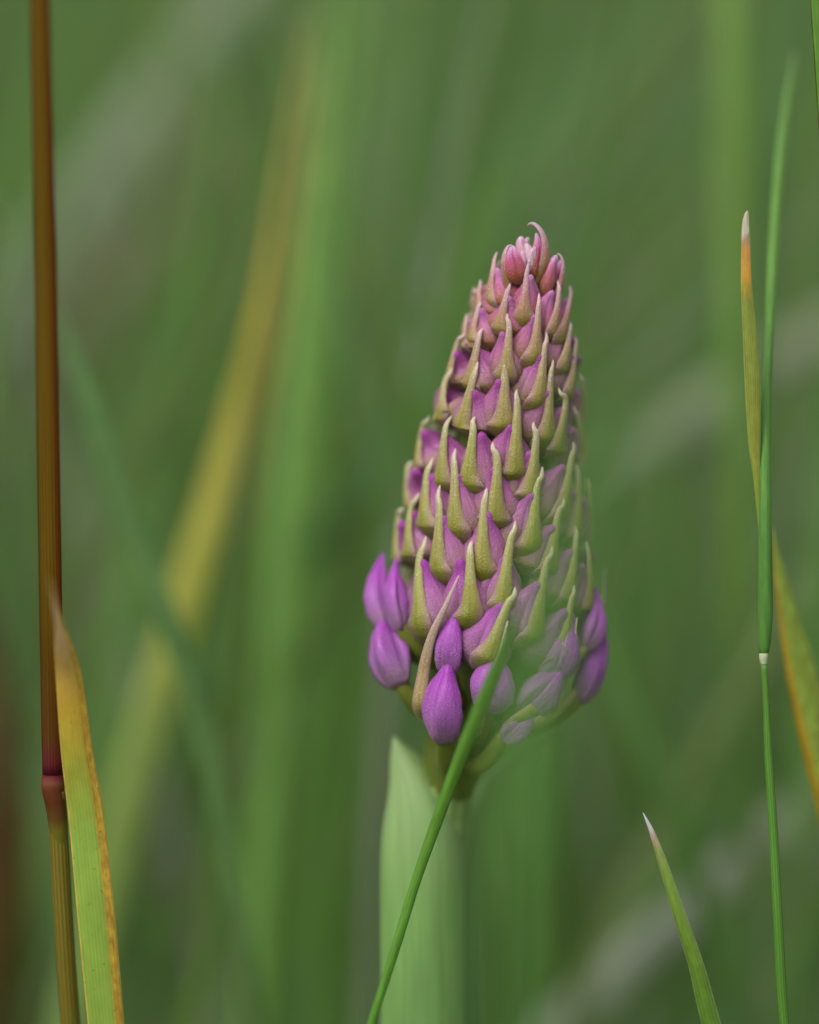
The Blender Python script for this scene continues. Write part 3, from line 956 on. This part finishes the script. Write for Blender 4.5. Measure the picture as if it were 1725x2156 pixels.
# lowest, ripe purple buds with long bracts
RIPE = [  # bract path (tip first), bud foot, bud tip, width
    ([(966, 1212), (938, 1275), (908, 1340), (890, 1420), (886, 1500)], (945, 1420), (962, 1283), 66),
    ([(1069, 1307), (1050, 1390), (1020, 1470), (1000, 1540)], (1030, 1500), (1046, 1362), 92),
    (None, (934, 1563), (947, 1387), 88),
    (None, (842, 1446), (808, 1276), 90),
    (None, (812, 1330), (806, 1166), 70),
    (None, (844, 1330), (836, 1176), 56),
    ([(1184, 1351), (1196, 1400), (1186, 1450), (1150, 1500)], (1090, 1500), (1192, 1396), 80),
    ([(1262, 1250), (1268, 1330), (1230, 1440), (1130, 1530)], (1216, 1478), (1266, 1288), 70),
    ([(1272, 1196), (1268, 1280), (1240, 1360), (1150, 1440)], (1228, 1370), (1252, 1236), 56),
    ([(1215, 1300), (1205, 1380), (1170, 1450), (1090, 1520)], (1150, 1440), (1205, 1290), 78),
    (None, (1060, 1560), (1130, 1480), 56),
]
OVARY = plain_green('ovary_green', G(112, 130, 44), G(142, 142, 66), 0.45, sss=0.25)


def px_tube(name, pts, mat, parent, k=12, n=18):
    rows = catmull(pts, n)
    tan = norm(np.gradient(rows[:, :3], axis=0))
    side = norm(np.cross(tan, np.array([0, 0, -1.0])))
    nor = np.cross(side, tan)
    V, UV = [], []
    for i in range(n):
        for j in range(k):
            a_ = 2 * math.pi * j / k
            rr = rows[i, 3] / 2 * (1 + .10 * math.cos(3 * a_ + i * .35))
            V.append(rows[i, :3] + side[i] * math.cos(a_) * rr + nor[i] * math.sin(a_) * rr)
            UV.append((abs(j / k * 2 - 1), i / (n - 1)))
    return mesh_obj(name, PA(V), grid_faces(n, k), mat, parent, uvs=UV)


def on_spike(x, y, k):
    yy = min(y, 1450)
    return np.array([x, y, Zf(y) - k * math.sqrt(max(0.0, Rf(yy) ** 2 - (x - Xf(yy)) ** 2))])


for bp, f, u, w in RIPE:
    ym = (f[1] + u[1]) / 2
    th = az((f[0] + u[0]) / 2, ym, Rf(ym))
    out = np.array([math.sin(th), 0, -math.cos(th)])
    bud = make_bud(on_spike(*f, .80), on_spike(*u, .93), w, out, 1.0, bulge=out * 12, tri=0.20, flat=.85, rot=random.uniform(-.25, .25), lobe=0.12, facet=.75)
    b0 = on_spike(*f, .80)
    yr = min(f[1] + 70, 1620)
    root = np.array([Xf(yr) + .3 * (f[0] - Xf(yr)), yr, Zf(yr) - 20])
    px_tube('ovary', [(*root, 34), (*(root * .5 + b0 * .5 + np.array([0, 16, -10])), 38), (*(b0 * .9 + root * .1), 34), (*(b0 + np.array([0, -16, 0])), 26)], OVARY, bud)
    if bp:
        pts = [on_spike(x, y, 1.12 - .05 * i) for i, (x, y) in enumerate(bp)][::-1]
        pts = [np.array([Xf(pts[0][1] + 40) + .35 * (pts[0][0] - Xf(pts[0][1] + 40)), pts[0][1] + 30, Zf(1500) - 30])] + pts
        make_bract(bud, pts, 36, out, .5 if bp[0][0] == 966 else .15)

# the bract that arches past the bright bud
# crown of tiny reddish buds at the top
TOP = [  # foot, tip, dz, width, hook, blunt, paleness
    (a(900, 680), a(850, 335), 30, 46, (5, 0, 0), .45, 0), (a(1080, 640), a(1105, 215), 44, 40, (-6, 2, 0), .1, 0), (a(985, 520), a(925, 245), 62, 32, (6, 2, -4), .6, .7),
    (a(1190, 790), a(1255, 408), 50, 36, (3, 3, 0), .45, .1), (a(1010, 560), a(1010, 318), 40, 24, (-6, 0, 0), .7, 1.0), (a(1270, 820), a(1305, 450), 90, 30, (0, 4, 0), .4, 0),
    (a(960, 560), a(985, 262), 92, 30, (6, 0, 0), .4, .5), (a(860, 780), a(905, 470), 100, 44, (0, 0, 0), .3, 0), (a(1110, 800), a(1120, 400), 110, 50, (0, 0, 0), .3, 0),
    (a(1040, 600), a(1050, 345), 34, 22, (5, 0, 0), .6, .9), (a(960, 600), a(960, 380), 34, 22, (-3, 0, 0), .5, .6),
]
for i, (f, u, dz, w, hk, bl, pl) in enumerate(TOP):
    out = norm(np.array([(f[0] + u[0]) / 2 - 1115, 0, -30.0]))
    bd = make_bud((f[0] * .8 + 1113 * .2, f[1], dz + 10), (u[0], u[1], dz - 8), w, out, 0, red=1.0, hook=hk, blunt=bl, bulge=(0, 0, -4), rot=0.6 + i, tri=.14, facet=.4, lobe=.06, pale=pl)
    if i == 1:
        make_bract(bd, [(1132, 600, 50), (1148, 560, 34), (1151, 520, 30), (1143, 490, 30), (1130, 474, 32), (1118, 470, 34), (1110, 476, 36)], 26, np.array([.6, 0, -.8]), 1.0)
    if i == 3:
        make_bract(bd, [(1170, 640, 60), (1184, 600, 50), (1188, 560, 48), (1183, 540, 48), (1174, 533, 48)], 22, np.array([.7, 0, -.7]), 1.0)
    if i == 0:
        make_bract(bd, [(1070, 610, 36), (1061, 570, 24), (1060, 540, 22), (1068, 520, 22), (1078, 515, 24)], 24, np.array([-.6, 0, -.8]), 1.0)

# the far side of the spike, same make
for T, B, U in FRONT[3:48:1]:
    yB = B[1] + 12
    th = az(B[0], B[1], .9 * Rf(B[1]))
    if abs(th) > 1.1: continue
    floret((0, T[1] + 12), (0, yB), back=math.pi - th + .2)

# leaves clasping the orchid's stem
t = NT('orchid_leaf')
uv, u, v = t.uv()
c = t.ramp(v, [(0.0, G(120, 168, 92)), (0.6, G(140, 182, 104)), (1.0, G(168, 194, 132))])
c = t.mix(1.0, c, t.ramp(t.noise(t.scaled(uv, 12, 3), 1.0, 4), [(0.3, (0.82,) * 3), (0.7, (1.08,) * 3)]), 'MULTIPLY')
c = t.mix(1.0, c, t.ramp(t.noise(t.scaled(uv, 46, 1.2), 1.0, 3), [(0.35, (0.84, 0.88, 0.8)), (0.65, (1.06,) * 3)]), 'MULTIPLY')
ORL = t.finish(c, 0.45, 0.3, height=t.noise(t.scaled(uv, 50, 4), 1.0, 3), bump=0.25, dist=0.0001)
blade('leaf', [(900, 2500, 165, 196), (906, 2156, 155, 192), (904, 1950, 155, 188), (902, 1800, 160, 184), (893, 1710, 172, 160), (873, 1640, 190, 112), (848, 1588, 208, 58), (829, 1550, 225, 3)], ORL, orchid, curl=0.6, thick=0.03, face=-0.2, k=17)
blade('leaf', [(935, 2500, 380, 120), (940, 2156, 380, 120), (948, 1900, 380, 110), (972, 1750, 380, 84), (1026, 1650, 370, 56), (1110, 1580, 350, 32), (1180, 1530, 330, 3)], ORL, orchid, curl=0.6, thick=0.03, face=0.6, k=13)
